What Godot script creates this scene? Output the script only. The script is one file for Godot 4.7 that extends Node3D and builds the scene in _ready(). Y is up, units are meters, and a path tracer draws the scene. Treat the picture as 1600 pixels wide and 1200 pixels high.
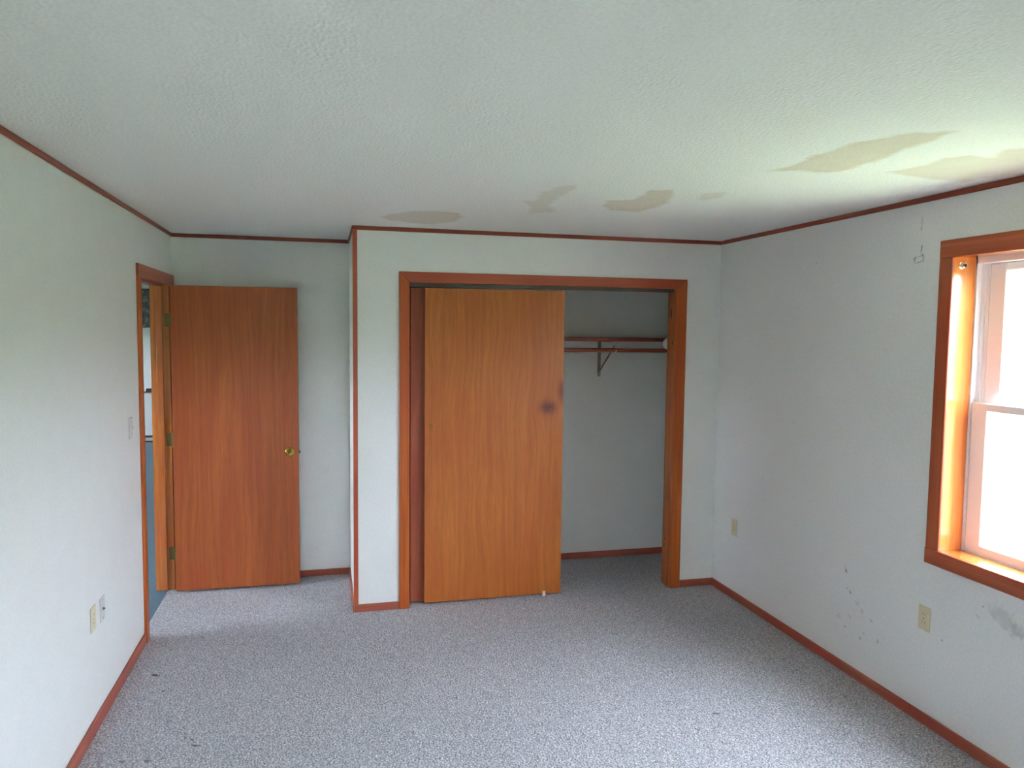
extends Node3D
# An empty bedroom with a sliding-door closet, an open entry door and daylight from two windows.

const XL := -0.996      # left wall face
const XR := 2.7007      # right wall face
const XC := 0.1883      # outer corner of the closet box
const ZC := -4.8063     # closet front face
const ZB := -5.5967     # back wall face (recess and closet)
const ZF := 0.85        # wall behind the camera
const H := 2.44
const HALL_X := -4.6
const HALL_Z := -12.8

var used := {}
var M := {}

# ---------------------------------------------------------------- naming
func numbered(called: String) -> String:
	if not used.has(called):
		used[called] = 0
		return called
	used[called] += 1
	return "%s_%03d" % [called, used[called]]

func tag(o: Node3D, label: String, category: String, group := "") -> Node3D:
	o.set_meta("label", label)
	o.set_meta("category", category)
	if group != "":
		o.set_meta("group", group)
	return o

func struct(o: Node3D, label: String) -> Node3D:
	o.set_meta("kind", "structure")
	o.set_meta("label", label)
	return o

func base(called: String, at := Vector3.ZERO, turn := 0.0) -> Node3D:
	var o := Node3D.new()
	o.name = numbered(called)
	add_child(o)
	o.position = at
	o.rotation.y = turn
	return o

func obj(called: String, st: SurfaceTool, mat: Material, parent: Node = null) -> MeshInstance3D:
	var mi := MeshInstance3D.new()
	mi.mesh = st.commit()
	mi.material_override = mat
	mi.cast_shadow = GeometryInstance3D.SHADOW_CASTING_SETTING_ON
	if parent == null:
		mi.name = numbered(called)
		add_child(mi)
	else:
		mi.name = called
		parent.add_child(mi, true)
	return mi

# ---------------------------------------------------------------- shapes
func mb() -> SurfaceTool:
	var st := SurfaceTool.new()
	st.begin(Mesh.PRIMITIVE_TRIANGLES)
	return st

var uv_axis := 1          # axis the grain runs along
var uv_off := Vector2.ZERO
var uv_size := Vector2(0.5, 2.0)

func uv_of(p: Vector3, n: Vector3) -> Vector2:
	var a := n.abs()
	var face := 0
	if a.y > a.x and a.y > a.z:
		face = 1
	elif a.z > a.x:
		face = 2
	var g := uv_axis
	var o := 0
	if face == g:
		g = (face + 1) % 3
		o = (face + 2) % 3
	else:
		o = 3 - face - g
	return Vector2(p[o] / uv_size.x, p[g] / uv_size.y) + uv_off

func tri(st: SurfaceTool, a: Vector3, b: Vector3, c: Vector3, out: Vector3) -> void:
	var n := (b - a).cross(c - a)
	if n.length() < 1e-12:
		return
	n = n.normalized()
	var pts := [a, b, c]
	if n.dot(out) > 0.0:      # Godot fronts run clockwise
		pts = [a, c, b]
	else:
		n = -n
	for p: Vector3 in pts:
		st.set_normal(n)
		st.set_uv(uv_of(p, n))
		st.add_vertex(p)

func quad(st: SurfaceTool, a: Vector3, b: Vector3, c: Vector3, d: Vector3, out: Vector3) -> void:
	tri(st, a, b, c, out)
	tri(st, a, c, d, out)

func box(st: SurfaceTool, lo: Vector3, hi: Vector3, bev := 0.0) -> void:
	var c := (lo + hi) * 0.5
	var h := (hi - lo) * 0.5
	var b: float = min(bev, min(h.x, min(h.y, h.z)) * 0.8)
	for ax in 3:
		var u := (ax + 1) % 3
		var v := (ax + 2) % 3
		for s in [-1.0, 1.0]:
			var q := []
			for k in [[-1, -1], [1, -1], [1, 1], [-1, 1]]:
				var p := Vector3.ZERO
				p[ax] = s * h[ax]
				p[u] = k[0] * (h[u] - b)
				p[v] = k[1] * (h[v] - b)
				q.append(c + p)
			var n := Vector3.ZERO
			n[ax] = s
			quad(st, q[0], q[1], q[2], q[3], n)
	if b <= 0.0:
		return
	for ax in 3:              # twelve chamfers, along axis ax
		var u := (ax + 1) % 3
		var v := (ax + 2) % 3
		for su in [-1.0, 1.0]:
			for sv in [-1.0, 1.0]:
				var q := []
				for k in [[-1.0, 0], [1.0, 0], [1.0, 1], [-1.0, 1]]:
					var p := Vector3.ZERO
					p[ax] = k[0] * (h[ax] - b)
					p[u] = su * (h[u] - (b if k[1] == 1 else 0.0))
					p[v] = sv * (h[v] - (0.0 if k[1] == 1 else b))
					q.append(c + p)
				var n := Vector3.ZERO
				n[u] = su
				n[v] = sv
				quad(st, q[0], q[1], q[2], q[3], n)
	for sx in [-1.0, 1.0]:
		for sy in [-1.0, 1.0]:
			for sz in [-1.0, 1.0]:
				var s := Vector3(sx, sy, sz)
				tri(st, c + s * Vector3(h.x, h.y - b, h.z - b), c + s * Vector3(h.x - b, h.y, h.z - b), c + s * Vector3(h.x - b, h.y - b, h.z), s)

# a board outline (convex, in u/v) standing d proud of a plane, front edges chamfered
func board(st: SurfaceTool, o: Vector3, au: Vector3, av: Vector3, poly: Array, d: float, bev := 0.003) -> void:
	var n := au.cross(av).normalized()
	var cen := Vector2.ZERO
	for p: Vector2 in poly:
		cen += p / poly.size()
	var ins: Array = []
	for i in poly.size():
		var a: Vector2 = poly[(i + poly.size() - 1) % poly.size()]
		var b: Vector2 = poly[i]
		var c: Vector2 = poly[(i + 1) % poly.size()]
		var e1 := (b - a).normalized()
		var e2 := (c - b).normalized()
		var n1 := Vector2(-e1.y, e1.x)
		var n2 := Vector2(-e2.y, e2.x)
		if n1.dot(cen - b) < 0.0:
			n1 = -n1
		if n2.dot(cen - b) < 0.0:
			n2 = -n2
		ins.append(b + (n1 + n2) * bev / (1.0 + n1.dot(n2)))
	var at := func(p: Vector2, k: float) -> Vector3: return o + au * p.x + av * p.y + n * k
	for i in poly.size():
		var j := (i + 1) % poly.size()
		var mid: Vector2 = (poly[i] + poly[j]) * 0.5 - cen
		var out: Vector3 = au * mid.x + av * mid.y
		quad(st, at.call(poly[i], 0.0), at.call(poly[j], 0.0), at.call(poly[j], d - bev), at.call(poly[i], d - bev), out)
		quad(st, at.call(poly[i], d - bev), at.call(poly[j], d - bev), at.call(ins[j], d), at.call(ins[i], d), out.normalized() + n)
	for i in range(1, poly.size() - 1):
		tri(st, at.call(ins[0], d), at.call(ins[i], d), at.call(ins[i + 1], d), n)
		tri(st, at.call(poly[0], 0.0), at.call(poly[i], 0.0), at.call(poly[i + 1], 0.0), -n)

# turned shape: profile of (radius, along) about the axis through o
func lathe(st: SurfaceTool, o: Vector3, axis: Vector3, prof: Array, seg := 28) -> void:
	var x := axis.cross(Vector3(0.31, 0.87, 0.38)).normalized()
	var y := axis.cross(x).normalized()
	for i in prof.size() - 1:
		var p: Vector2 = prof[i]
		var q: Vector2 = prof[i + 1]
		var t := (q - p).normalized()
		var slope := Vector2(t.y, -t.x)
		for k in seg:
			var vs := []
			for kk in [k, k + 1]:
				var a: float = TAU * kk / seg
				var r: Vector3 = x * cos(a) + y * sin(a)
				var n: Vector3 = (r * slope.x + axis * slope.y).normalized()
				vs.append([o + r * p.x + axis * p.y, n])
				vs.append([o + r * q.x + axis * q.y, n])
			for tr in [[0, 1, 3], [0, 3, 2]]:
				var a3: Vector3 = vs[tr[0]][0]
				var b3: Vector3 = vs[tr[1]][0]
				var c3: Vector3 = vs[tr[2]][0]
				var g := (b3 - a3).cross(c3 - a3)
				if g.length() < 1e-13:
					continue
				var order: Array = tr if g.dot(vs[tr[0]][1]) < 0.0 else [tr[0], tr[2], tr[1]]
				for id in order:
					st.set_normal(vs[id][1])
					st.set_uv(Vector2(0, 0))
					st.add_vertex(vs[id][0])

func rod(st: SurfaceTool, a: Vector3, b: Vector3, r: float, seg := 16) -> void:
	lathe(st, a, (b - a).normalized(), [Vector2(0, 0), Vector2(r, 0), Vector2(r, a.distance_to(b)), Vector2(0, a.distance_to(b))], seg)

func wood_box(called: String, lo: Vector3, hi: Vector3, mat: Material, parent: Node, axis: int, bev := 0.003) -> MeshInstance3D:
	uv_axis = axis
	uv_off = Vector2(fmod(abs(lo.x * 3.7 + lo.y * 5.3 + lo.z * 7.1), 1.0), fmod(abs(lo.x * 1.9 + hi.y * 2.3 + hi.z * 4.7), 1.0))
	var st := mb()
	box(st, lo, hi, bev)
	uv_off = Vector2.ZERO
	return obj(called, st, mat, parent)

func plain_box(called: String, lo: Vector3, hi: Vector3, mat: Material, parent: Node = null, bev := 0.0) -> MeshInstance3D:
	var st := mb()
	box(st, lo, hi, bev)
	return obj(called, st, mat, parent)

# ---------------------------------------------------------------- materials
func noise(seed_: int, freq: float, octaves := 3, kind := FastNoiseLite.TYPE_SIMPLEX_SMOOTH) -> FastNoiseLite:
	var n := FastNoiseLite.new()
	n.seed = seed_
	n.frequency = freq
	n.noise_type = kind
	n.fractal_octaves = octaves
	return n

func tex(im: Image) -> ImageTexture:
	im.generate_mipmaps()
	return ImageTexture.create_from_image(im)

func plain(c: Color, rough := 0.6, metal := 0.0) -> StandardMaterial3D:
	var m := StandardMaterial3D.new()
	m.albedo_color = c
	m.roughness = rough
	m.metallic = metal
	return m

func wood_mat(img: Image, rough: float, coat := 0.0) -> StandardMaterial3D:
	var m := StandardMaterial3D.new()
	m.albedo_texture = tex(img)
	m.roughness = rough
	if coat > 0.0:
		m.clearcoat_enabled = true
		m.clearcoat = coat
		m.clearcoat_roughness = 0.15
	return m

# seamless board grain, v runs along the board (0.5 m x 2 m)
func board_grain(seed_: int, dark: Color, light: Color, red: Color) -> Image:
	var w := 256
	var h := 512
	var fine := noise(seed_, 0.09, 3).get_seamless_image(w, 24)
	fine.resize(w, h, Image.INTERPOLATE_CUBIC)
	var mid := noise(seed_ + 1, 0.03, 2).get_seamless_image(w, 32)
	mid.resize(w, h, Image.INTERPOLATE_CUBIC)
	var blot := noise(seed_ + 2, 0.02, 2).get_seamless_image(64, 64)
	blot.resize(w, h, Image.INTERPOLATE_CUBIC)
	var f := fine.get_data()
	var g := mid.get_data()
	var b := blot.get_data()
	var out := PackedByteArray()
	out.resize(w * h * 3)
	for i in w * h:
		var t := f[i] / 255.0 * 0.55 + g[i] / 255.0 * 0.45
		var c := dark.lerp(light, clamp(t * 1.3 - 0.15, 0.0, 1.0)).lerp(red, clamp((b[i] / 255.0 - 0.45) * 1.6, 0.0, 0.6))
		out[i * 3] = c.r8
		out[i * 3 + 1] = c.g8
		out[i * 3 + 2] = c.b8
	return Image.create_from_data(w, h, false, Image.FORMAT_RGB8, out)

# veneer of one flush door, whole face in one picture, with knots [u, v, ru, rv, strength]
func veneer(seed_: int, dark: Color, light: Color, red: Color, knots: Array, red_amount: float) -> Image:
	var w := 448
	var h := 1024
	var warp := noise(seed_, 0.006, 2)
	var grain := noise(seed_ + 1, 0.055, 3)
	var pores := noise(seed_ + 2, 0.35, 2)
	var blot := noise(seed_ + 3, 0.007, 3)
	var out := PackedByteArray()
	out.resize(w * h * 3)
	var knot_col := Color(0.36, 0.15, 0.11)
	for y in h:
		for x in w:
			var wx := x + warp.get_noise_2d(x, y * 0.3) * 15.0
			var bend := 0.0
			var k := 0.0
			for kn in knots:
				var dx: float = (x / float(w) - kn[0]) / kn[2]
				var dy: float = (y / float(h) - kn[1]) / kn[3]
				var d := dx * dx + dy * dy
				bend += exp(-d * 0.22) * signf(dx) * minf(absf(dx), 1.0) * 14.0
				k = maxf(k, kn[4] * exp(-d))
			wx -= bend
			var t := 0.5 + 0.5 * grain.get_noise_2d(wx, y * 0.03)
			t += 0.34 * pores.get_noise_2d(wx, y * 0.035)
			var c := dark.lerp(light, clampf(t, 0.0, 1.0))
			var r := blot.get_noise_2d(x * 1.2, y * 0.3)
			c = c.lerp(red, clampf(0.3 + r * 1.2, 0.0, 1.0) * red_amount)
			if k > 0.01:
				c = c.lerp(knot_col, clampf(k * (0.8 + 0.5 * pores.get_noise_2d(x * 0.7, y * 0.4)), 0.0, 0.9))
			var i := (y * w + x) * 3
			out[i] = c.r8
			out[i + 1] = c.g8
			out[i + 2] = c.b8
	return Image.create_from_data(w, h, false, Image.FORMAT_RGB8, out)

func wall_noise() -> Image:
	var s := 512
	var a := noise(51, 0.12, 3).get_seamless_image(s, s).get_data()
	var b := noise(52, 0.012, 3).get_seamless_image(s, s).get_data()
	var out := PackedByteArray()
	out.resize(s * s * 3)
	for i in s * s:
		var v := 0.965 + (a[i] / 255.0 - 0.5) * 0.035 + (b[i] / 255.0 - 0.5) * 0.012
		var g := int(clampf(v, 0.0, 1.0) * 255.0)
		out[i * 3] = g
		out[i * 3 + 1] = g
		out[i * 3 + 2] = int(g * 0.995)
	return Image.create_from_data(s, s, false, Image.FORMAT_RGB8, out)

func dab(im: Image, per: float, cx: float, cy: float, rx: float, ry: float, ang: float, col: Color, strength: float, nz: FastNoiseLite) -> void:
	# one ragged mark, sizes in metres
	var r: float = max(rx, ry) * per + 2.0
	var ca := cos(ang)
	var sa := sin(ang)
	for y in range(int(cy * per - r), int(cy * per + r) + 1):
		for x in range(int(cx * per - r), int(cx * per + r) + 1):
			if x < 0 or y < 0 or x >= im.get_width() or y >= im.get_height():
				continue
			var dx := (x + 0.5) / per - cx
			var dy := (y + 0.5) / per - cy
			var u := (dx * ca + dy * sa) / rx
			var v := (-dx * sa + dy * ca) / ry
			var d := sqrt(u * u + v * v) + 0.55 * nz.get_noise_2d(x * 3.0, y * 3.0)
			var a := clampf((1.0 - d) * 2.0, 0.0, 1.0) * strength
			if a > 0.0:
				im.set_pixel(x, y, im.get_pixel(x, y).lerp(col, a))

func right_wall_image() -> Image:
	var per := 300.0                       # pixels per metre; u = z - ZB, v = H - y
	var w := int((ZF - ZB) * per)
	var h := int(H * per)
	var nz := noise(61, 0.03, 3)
	var n1 := noise(62, 0.2, 2).get_image(w, h).get_data()
	var out := PackedByteArray()
	out.resize(w * h * 3)
	for i in w * h:
		var g := int(239 + n1[i] * 0.043)
		out[i * 3] = g
		out[i * 3 + 1] = g
		out[i * 3 + 2] = g - 1
	var im := Image.create_from_data(w, h, false, Image.FORMAT_RGB8, out)
	var scuff := Color(0.30, 0.33, 0.36)
	# [z, y, half length, half width, angle, strength]
	var marks := [[-3.394, 0.545, 0.013, 0.009, 0.7, 0.8], [-3.40, 0.56, 0.03, 0.003, 1.4, 0.35], [-3.352, 0.441, 0.012, 0.010, 0.2, 0.5],
		[-3.38, 0.455, 0.008, 0.006, 0.2, 0.4], [-3.45, 0.279, 0.012, 0.005, 0.9, 0.8], [-3.43, 0.285, 0.02, 0.003, 1.3, 0.4],
		[-3.385, 0.244, 0.007, 0.005, 0.2, 0.6], [-3.192, 0.350, 0.011, 0.006, 0.5, 0.45], [-3.26, 0.372, 0.016, 0.007, 0.9, 0.35],
		[-3.239, 0.264, 0.013, 0.004, -0.3, 0.5], [-3.265, 0.229, 0.010, 0.006, 0.1, 0.6], [-3.141, 0.2635, 0.004, 0.014, 0.1, 0.6],
		[-2.7415, 0.431, 0.006, 0.006, 0.0, 0.8], [-2.538, 0.662, 0.006, 0.005, 0.0, 0.5], [-2.56, 0.61, 0.016, 0.004, 0.4, 0.3],
		[-3.35, 0.31, 0.02, 0.008, 0.6, 0.22], [-3.30, 0.40, 0.02, 0.012, 0.3, 0.2], [-3.9, 1.28, 0.005, 0.005, 0.0, 0.5],
		[-2.9754, 2.2004, 0.004, 0.024, 0.15, 0.9], [-2.968, 2.178, 0.005, 0.010, 0.0, 0.7], [-2.9801, 2.333, 0.006, 0.03, 0.1, 0.25], [-2.982, 2.30, 0.005, 0.012, 0.3, 0.5],
		[-3.012, 2.165, 0.016, 0.004, -0.5, 0.8], [-3.015, 2.148, 0.004, 0.018, 0.2, 0.75], [-2.985, 2.143, 0.03, 0.003, -0.15, 0.8],
		[-2.962, 2.158, 0.004, 0.016, 0.1, 0.6], [-2.985, 2.170, 0.02, 0.003, -0.2, 0.4], [-4.2, 0.9, 0.004, 0.004, 0.0, 0.5], [-3.75, 2.2, 0.005, 0.004, 0.0, 0.6]]
	for m in marks:
		dab(im, per, m[0] - ZB, H - m[1], m[2], m[3], m[4], scuff, m[5] * 0.62, nz)
	# a grey rubbed patch below the sill
	dab(im, per, -2.43 - ZB, H - 0.645, 0.10, 0.045, 0.45, Color(0.70, 0.70, 0.67), 0.32, nz)
	dab(im, per, -2.36 - ZB, H - 0.625, 0.06, 0.03, 0.45, Color(0.68, 0.69, 0.65), 0.25, nz)
	# torn paint inside the old bracket print
	dab(im, per, -2.985 - ZB, H - 2.156, 0.014, 0.008, -0.2, Color(0.98, 0.98, 0.96), 0.9, nz)
	return im

func ceiling_image() -> Image:
	var per := 190.0                       # u = x - XL, v = z - ZB
	var w := int((XR - XL) * per)
	var h := int((ZF - ZB) * per)
	var speck := noise(71, 0.45, 2).get_image(w, h).get_data()
	var nz := noise(72, 0.05, 4)
	var out := PackedByteArray()
	out.resize(w * h * 3)
	for i in w * h:
		var g := int(236 + speck[i] * 0.07)
		out[i * 3] = g
		out[i * 3 + 1] = g
		out[i * 3 + 2] = g - 2
	var im := Image.create_from_data(w, h, false, Image.FORMAT_RGB8, out)
	var stains := [
		[0.62, [Vector2(0.32, -4.39), Vector2(0.39, -4.23), Vector2(0.49, -4.12), Vector2(0.60, -4.07), Vector2(0.73, -4.12), Vector2(0.77, -4.26), Vector2(0.76, -4.46), Vector2(0.64, -4.61), Vector2(0.49, -4.58), Vector2(0.38, -4.51)]],
		[0.42, [Vector2(0.95, -3.62), Vector2(1.02, -3.64), Vector2(0.98, -3.41), Vector2(1.01, -3.22), Vector2(1.08, -3.17), Vector2(1.10, -3.31), Vector2(1.10, -3.51), Vector2(1.11, -3.72), Vector2(1.22, -3.93), Vector2(1.08, -4.02), Vector2(1.05, -3.82)]],
		[0.72, [Vector2(1.36, -3.62), Vector2(1.35, -3.50), Vector2(1.45, -3.44), Vector2(1.43, -3.19), Vector2(1.53, -3.16), Vector2(1.66, -3.47), Vector2(1.65, -3.63), Vector2(1.62, -3.80), Vector2(1.45, -3.77)]],
		[0.38, [Vector2(1.72, -3.31), Vector2(1.70, -3.20), Vector2(1.77, -3.13), Vector2(1.82, -3.24), Vector2(1.79, -3.39)]],
		[0.78, [Vector2(1.70, -2.69), Vector2(1.73, -2.60), Vector2(1.71, -2.45), Vector2(1.71, -2.25), Vector2(1.75, -2.14), Vector2(1.81, -2.04), Vector2(1.92, -2.01), Vector2(1.94, -2.08), Vector2(1.95, -2.25), Vector2(1.98, -2.44), Vector2(1.97, -2.59), Vector2(1.93, -2.65), Vector2(1.81, -2.64)]],
		[0.6, [Vector2(2.13, -2.57), Vector2(2.19, -2.46), Vector2(2.16, -2.31), Vector2(2.23, -2.24), Vector2(2.32, -2.25), Vector2(2.26, -2.16), Vector2(2.30, -2.10), Vector2(2.33, -2.05), Vector2(2.66, -2.34), Vector2(2.65, -2.42), Vector2(2.63, -2.48), Vector2(2.59, -2.64), Vector2(2.41, -2.63), Vector2(2.29, -2.61)]],
	]
	var tan_ := Color(0.80, 0.72, 0.60)
	for s in stains:
		var poly: Array = s[1]
		var lo := Vector2(99, 99)
		var hi := Vector2(-99, -99)
		for p: Vector2 in poly:
			lo = lo.min(p)
			hi = hi.max(p)
		var pk := PackedVector2Array(poly)
		for y in range(int((lo.y - 0.05 - ZB) * per), int((hi.y + 0.05 - ZB) * per)):
			for x in range(int((lo.x - 0.05 - XL) * per), int((hi.x + 0.05 - XL) * per)):
				if x < 0 or y < 0 or x >= w or y >= h:
					continue
				var q := Vector2((x + 0.5) / per + XL, (y + 0.5) / per + ZB)
				q += Vector2(nz.get_noise_2d(x, y), nz.get_noise_2d(x + 900, y)) * 0.022
				var d := 9.0
				for i in poly.size():
					var c := Geometry2D.get_closest_point_to_segment(q, poly[i], poly[(i + 1) % poly.size()])
					d = minf(d, c.distance_to(q))
				if not Geometry2D.is_point_in_polygon(q, pk):
					d = -d
				var a := clampf((d + 0.012) / 0.038, 0.0, 1.0)
				var edge := exp(-pow((d - 0.012) / 0.014, 2.0))      # tide line of the water stain
				a = a * float(s[0]) * 0.86 * (0.66 + 0.22 * edge + 0.12 * nz.get_noise_2d(x * 0.8, y * 0.8))
				if a > 0.0:
					im.set_pixel(x, y, im.get_pixel(x, y).lerp(tan_, clampf(a, 0.0, 1.0)))
	return im

func carpet_images() -> Array:
	var per := 330.0                       # u = x + 1.04, v = z - ZB
	var w := int((XR + 1.04) * per)
	var h := int(5.2 * per)
	var tuft := noise(81, 0.27, 3).get_image(w, h).get_data()
	var clump := noise(82, 0.05, 3).get_image(w, h).get_data()
	var hue := noise(83, 0.22, 1).get_image(w, h).get_data()
	var rng := RandomNumberGenerator.new()
	rng.seed = 84
	var out := PackedByteArray()
	out.resize(w * h * 3)
	var hgt := PackedByteArray()
	hgt.resize(w * h)
	for i in w * h:
		var t := tuft[i] / 255.0 - 0.5
		var v := 163.0 + t * 140.0 + (clump[i] / 255.0 - 0.5) * 16.0 + (rng.randf() - 0.5) * 100.0
		var u := (hue[i] / 255.0 - 0.5) * 16.0
		out[i * 3] = int(clampf(v + u, 0, 255))
		out[i * 3 + 1] = int(clampf(v - 1.0, 0, 255))
		out[i * 3 + 2] = int(clampf(v + 2.0 - u * 0.7, 0, 255))
		hgt[i] = int(clampf(128.0 + t * 190.0, 0, 255))
	var im := Image.create_from_data(w, h, false, Image.FORMAT_RGB8, out)
	var nz := noise(85, 0.04, 3)
	var dirt := Color(0.24, 0.23, 0.24)
	# [x, z, rx, rz, angle, strength] dark lint and ground-in spots
	var spots := [[-0.86, -4.135, 0.022, 0.012, 0.6, 0.9], [-0.835, -4.125, 0.012, 0.008, 0.0, 0.6], [-0.78, -3.938, 0.012, 0.010, 0.2, 0.6], [-0.546, -3.38, 0.022, 0.010, 0.5, 0.7],
		[-0.568, -3.437, 0.012, 0.008, 0.4, 0.7], [-0.60, -3.46, 0.01, 0.008, 0.1, 0.6], [1.80, -3.125, 0.02, 0.010, 0.3, 0.75], [1.646, -3.012, 0.014, 0.010, 0.0, 0.45],
		[-0.822, -3.318, 0.016, 0.009, 0.8, 0.5], [-0.72, -3.30, 0.020, 0.008, 0.6, 0.6], [-0.867, -3.305, 0.012, 0.007, 0.3, 0.4], [2.51, -3.124, 0.012, 0.012, 0.2, 0.4],
		[2.43, -4.633, 0.035, 0.006, 0.1, 0.5], [2.50, -4.60, 0.02, 0.008, -0.3, 0.6], [2.46, -3.45, 0.012, 0.008, 0.4, 0.4], [0.62, -3.55, 0.009, 0.007, 0.2, 0.6], [1.05, -3.42, 0.008, 0.006, 0.2, 0.5],
		[2.40, -3.60, 0.010, 0.010, 0.2, 0.35], [-0.70, -3.62, 0.012, 0.009, 0.0, 0.4], [-0.50, -3.70, 0.010, 0.008, 0.0, 0.3]]
	for s in spots:
		dab(im, per, s[0] + 1.04, s[1] - ZB, s[2], s[3], s[4], dirt, s[5], nz)
	var hi := Image.create_from_data(w, h, false, Image.FORMAT_L8, hgt)
	return [im, hi]

func make_materials() -> void:
	var wm := StandardMaterial3D.new()
	wm.albedo_color = Color(0.925, 0.93, 0.92)
	wm.albedo_texture = tex(wall_noise())
	wm.uv1_triplanar = true
	wm.uv1_world_triplanar = true
	wm.uv1_scale = Vector3(1.0, 1.0, 1.0)
	wm.roughness = 0.55
	M.wall = wm
	var rw := StandardMaterial3D.new()
	rw.albedo_color = Color(0.925, 0.93, 0.92)
	rw.albedo_texture = tex(right_wall_image())
	rw.roughness = 0.55
	M.right_wall = rw
	var cm := StandardMaterial3D.new()
	cm.albedo_color = Color(0.975, 0.98, 0.965)
	cm.albedo_texture = tex(ceiling_image())
	cm.roughness = 0.95
	var stip := noise(75, 0.32, 2).get_seamless_image(1024, 1024)
	stip.convert(Image.FORMAT_RGBA8)
	stip.resize(int((XR - XL) * 260.0), int((ZF - ZB) * 260.0), Image.INTERPOLATE_BILINEAR)
	stip.bump_map_to_normal_map(4.0)
	cm.normal_enabled = true
	cm.normal_texture = tex(stip)
	cm.normal_scale = 0.2
	M.ceiling = cm
	var ci := carpet_images()
	var fm := StandardMaterial3D.new()
	fm.albedo_texture = tex(ci[0])
	var bump: Image = ci[1]
	bump.convert(Image.FORMAT_RGBA8)
	bump.bump_map_to_normal_map(3.0)
	fm.normal_enabled = true
	fm.normal_texture = tex(bump)
	fm.normal_scale = 0.7
	fm.roughness = 1.0
	fm.rim_enabled = true
	fm.rim = 0.25
	fm.rim_tint = 0.5
	M.carpet = fm
	# blue carpet of the room beyond
	var bn := noise(91, 0.25, 2).get_seamless_image(256, 256).get_data()
	var bo := PackedByteArray()
	bo.resize(256 * 256 * 3)
	for i in 256 * 256:
		var c := Color(0.04, 0.25, 0.32).lerp(Color(0.12, 0.40, 0.48), bn[i] / 255.0)
		bo[i * 3] = c.r8
		bo[i * 3 + 1] = c.g8
		bo[i * 3 + 2] = c.b8
	var bm := StandardMaterial3D.new()
	bm.albedo_texture = tex(Image.create_from_data(256, 256, false, Image.FORMAT_RGB8, bo))
	bm.uv1_triplanar = true
	bm.uv1_world_triplanar = true
	bm.roughness = 0.9
	bm.rim_enabled = true
	bm.rim = 0.4
	bm.rim_tint = 0.2
	M.blue_carpet = bm
	# woods
	M.casing = wood_mat(board_grain(11, Color(0.62, 0.29, 0.09), Color(0.81, 0.42, 0.14), Color(0.70, 0.29, 0.12)), 0.38)
	M.casing_red = wood_mat(board_grain(15, Color(0.60, 0.28, 0.17), Color(0.76, 0.39, 0.24), Color(0.66, 0.28, 0.18)), 0.36)
	M.trim = wood_mat(board_grain(21, Color(0.49, 0.22, 0.14), Color(0.62, 0.31, 0.20), Color(0.54, 0.22, 0.15)), 0.42)
	M.base = wood_mat(board_grain(25, Color(0.58, 0.29, 0.21), Color(0.73, 0.41, 0.31), Color(0.62, 0.27, 0.22)), 0.36)
	M.jamb = wood_mat(board_grain(31, Color(0.72, 0.38, 0.14), Color(0.90, 0.57, 0.26), Color(0.80, 0.42, 0.19)), 0.24, 1.0)
	M.door_swing = wood_mat(veneer(41, Color(0.58, 0.28, 0.12), Color(0.72, 0.38, 0.17), Color(0.64, 0.28, 0.14), [], 0.5), 0.42)
	M.door_slide = wood_mat(veneer(45, Color(0.66, 0.36, 0.13), Color(0.79, 0.46, 0.18), Color(0.71, 0.34, 0.14), [[0.885, 0.378, 0.055, 0.019, 1.1], [0.985, 0.325, 0.03, 0.035, 0.7]], 0.42), 0.42)
	M.door_back = wood_mat(veneer(49, Color(0.54, 0.26, 0.16), Color(0.68, 0.36, 0.23), Color(0.60, 0.26, 0.18), [], 0.5), 0.4)
	M.closet_jamb = wood_mat(closet_jamb_image(), 0.38)
	# metals, plastics, glass
	M.brass = plain(Color(0.80, 0.66, 0.33), 0.16, 1.0)
	M.old_brass = plain(Color(0.50, 0.44, 0.26), 0.4, 0.85)
	M.steel = plain(Color(0.55, 0.54, 0.52), 0.35, 0.9)
	M.chrome = plain(Color(0.85, 0.85, 0.84), 0.12, 1.0)
	M.track = plain(Color(0.36, 0.33, 0.30), 0.5, 0.3)
	M.bracket = plain(Color(0.52, 0.46, 0.42), 0.5, 0.2)
	M.vinyl = plain(Color(0.95, 0.95, 0.955), 0.35)
	M.ivory = plain(Color(0.83, 0.79, 0.66), 0.35)
	M.ivory_dark = plain(Color(0.40, 0.37, 0.30), 0.5)
	M.white_plastic = plain(Color(0.94, 0.94, 0.93), 0.3)
	M.plate_grey = plain(Color(0.82, 0.81, 0.79), 0.4)
	M.heater = plain(Color(0.80, 0.78, 0.72), 0.4)
	M.dark = plain(Color(0.12, 0.11, 0.11), 0.6)
	var gl := StandardMaterial3D.new()
	gl.albedo_color = Color(0.95, 0.98, 0.97, 0.06)
	gl.transparency = BaseMaterial3D.TRANSPARENCY_ALPHA
	gl.roughness = 0.02
	M.glass = gl
	var sg := StandardMaterial3D.new()
	sg.albedo_color = Color(0.16, 0.17, 0.17, 0.3)
	sg.transparency = BaseMaterial3D.TRANSPARENCY_ALPHA
	sg.roughness = 0.7
	M.screen = sg
	var ln := noise(95, 0.05, 4).get_seamless_image(256, 256).get_data()
	var lo := PackedByteArray()
	lo.resize(256 * 256 * 3)
	for i in 256 * 256:
		var c := Color(0.35, 0.40, 0.26).lerp(Color(0.46, 0.51, 0.36), ln[i] / 255.0)
		lo[i * 3] = c.r8
		lo[i * 3 + 1] = c.g8
		lo[i * 3 + 2] = c.b8
	var lm := StandardMaterial3D.new()
	lm.albedo_texture = tex(Image.create_from_data(256, 256, false, Image.FORMAT_RGB8, lo))
	lm.uv1_triplanar = true
	lm.uv1_world_triplanar = true
	lm.uv1_scale = Vector3(0.3, 0.3, 0.3)
	lm.roughness = 1.0
	M.lawn = lm
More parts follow.
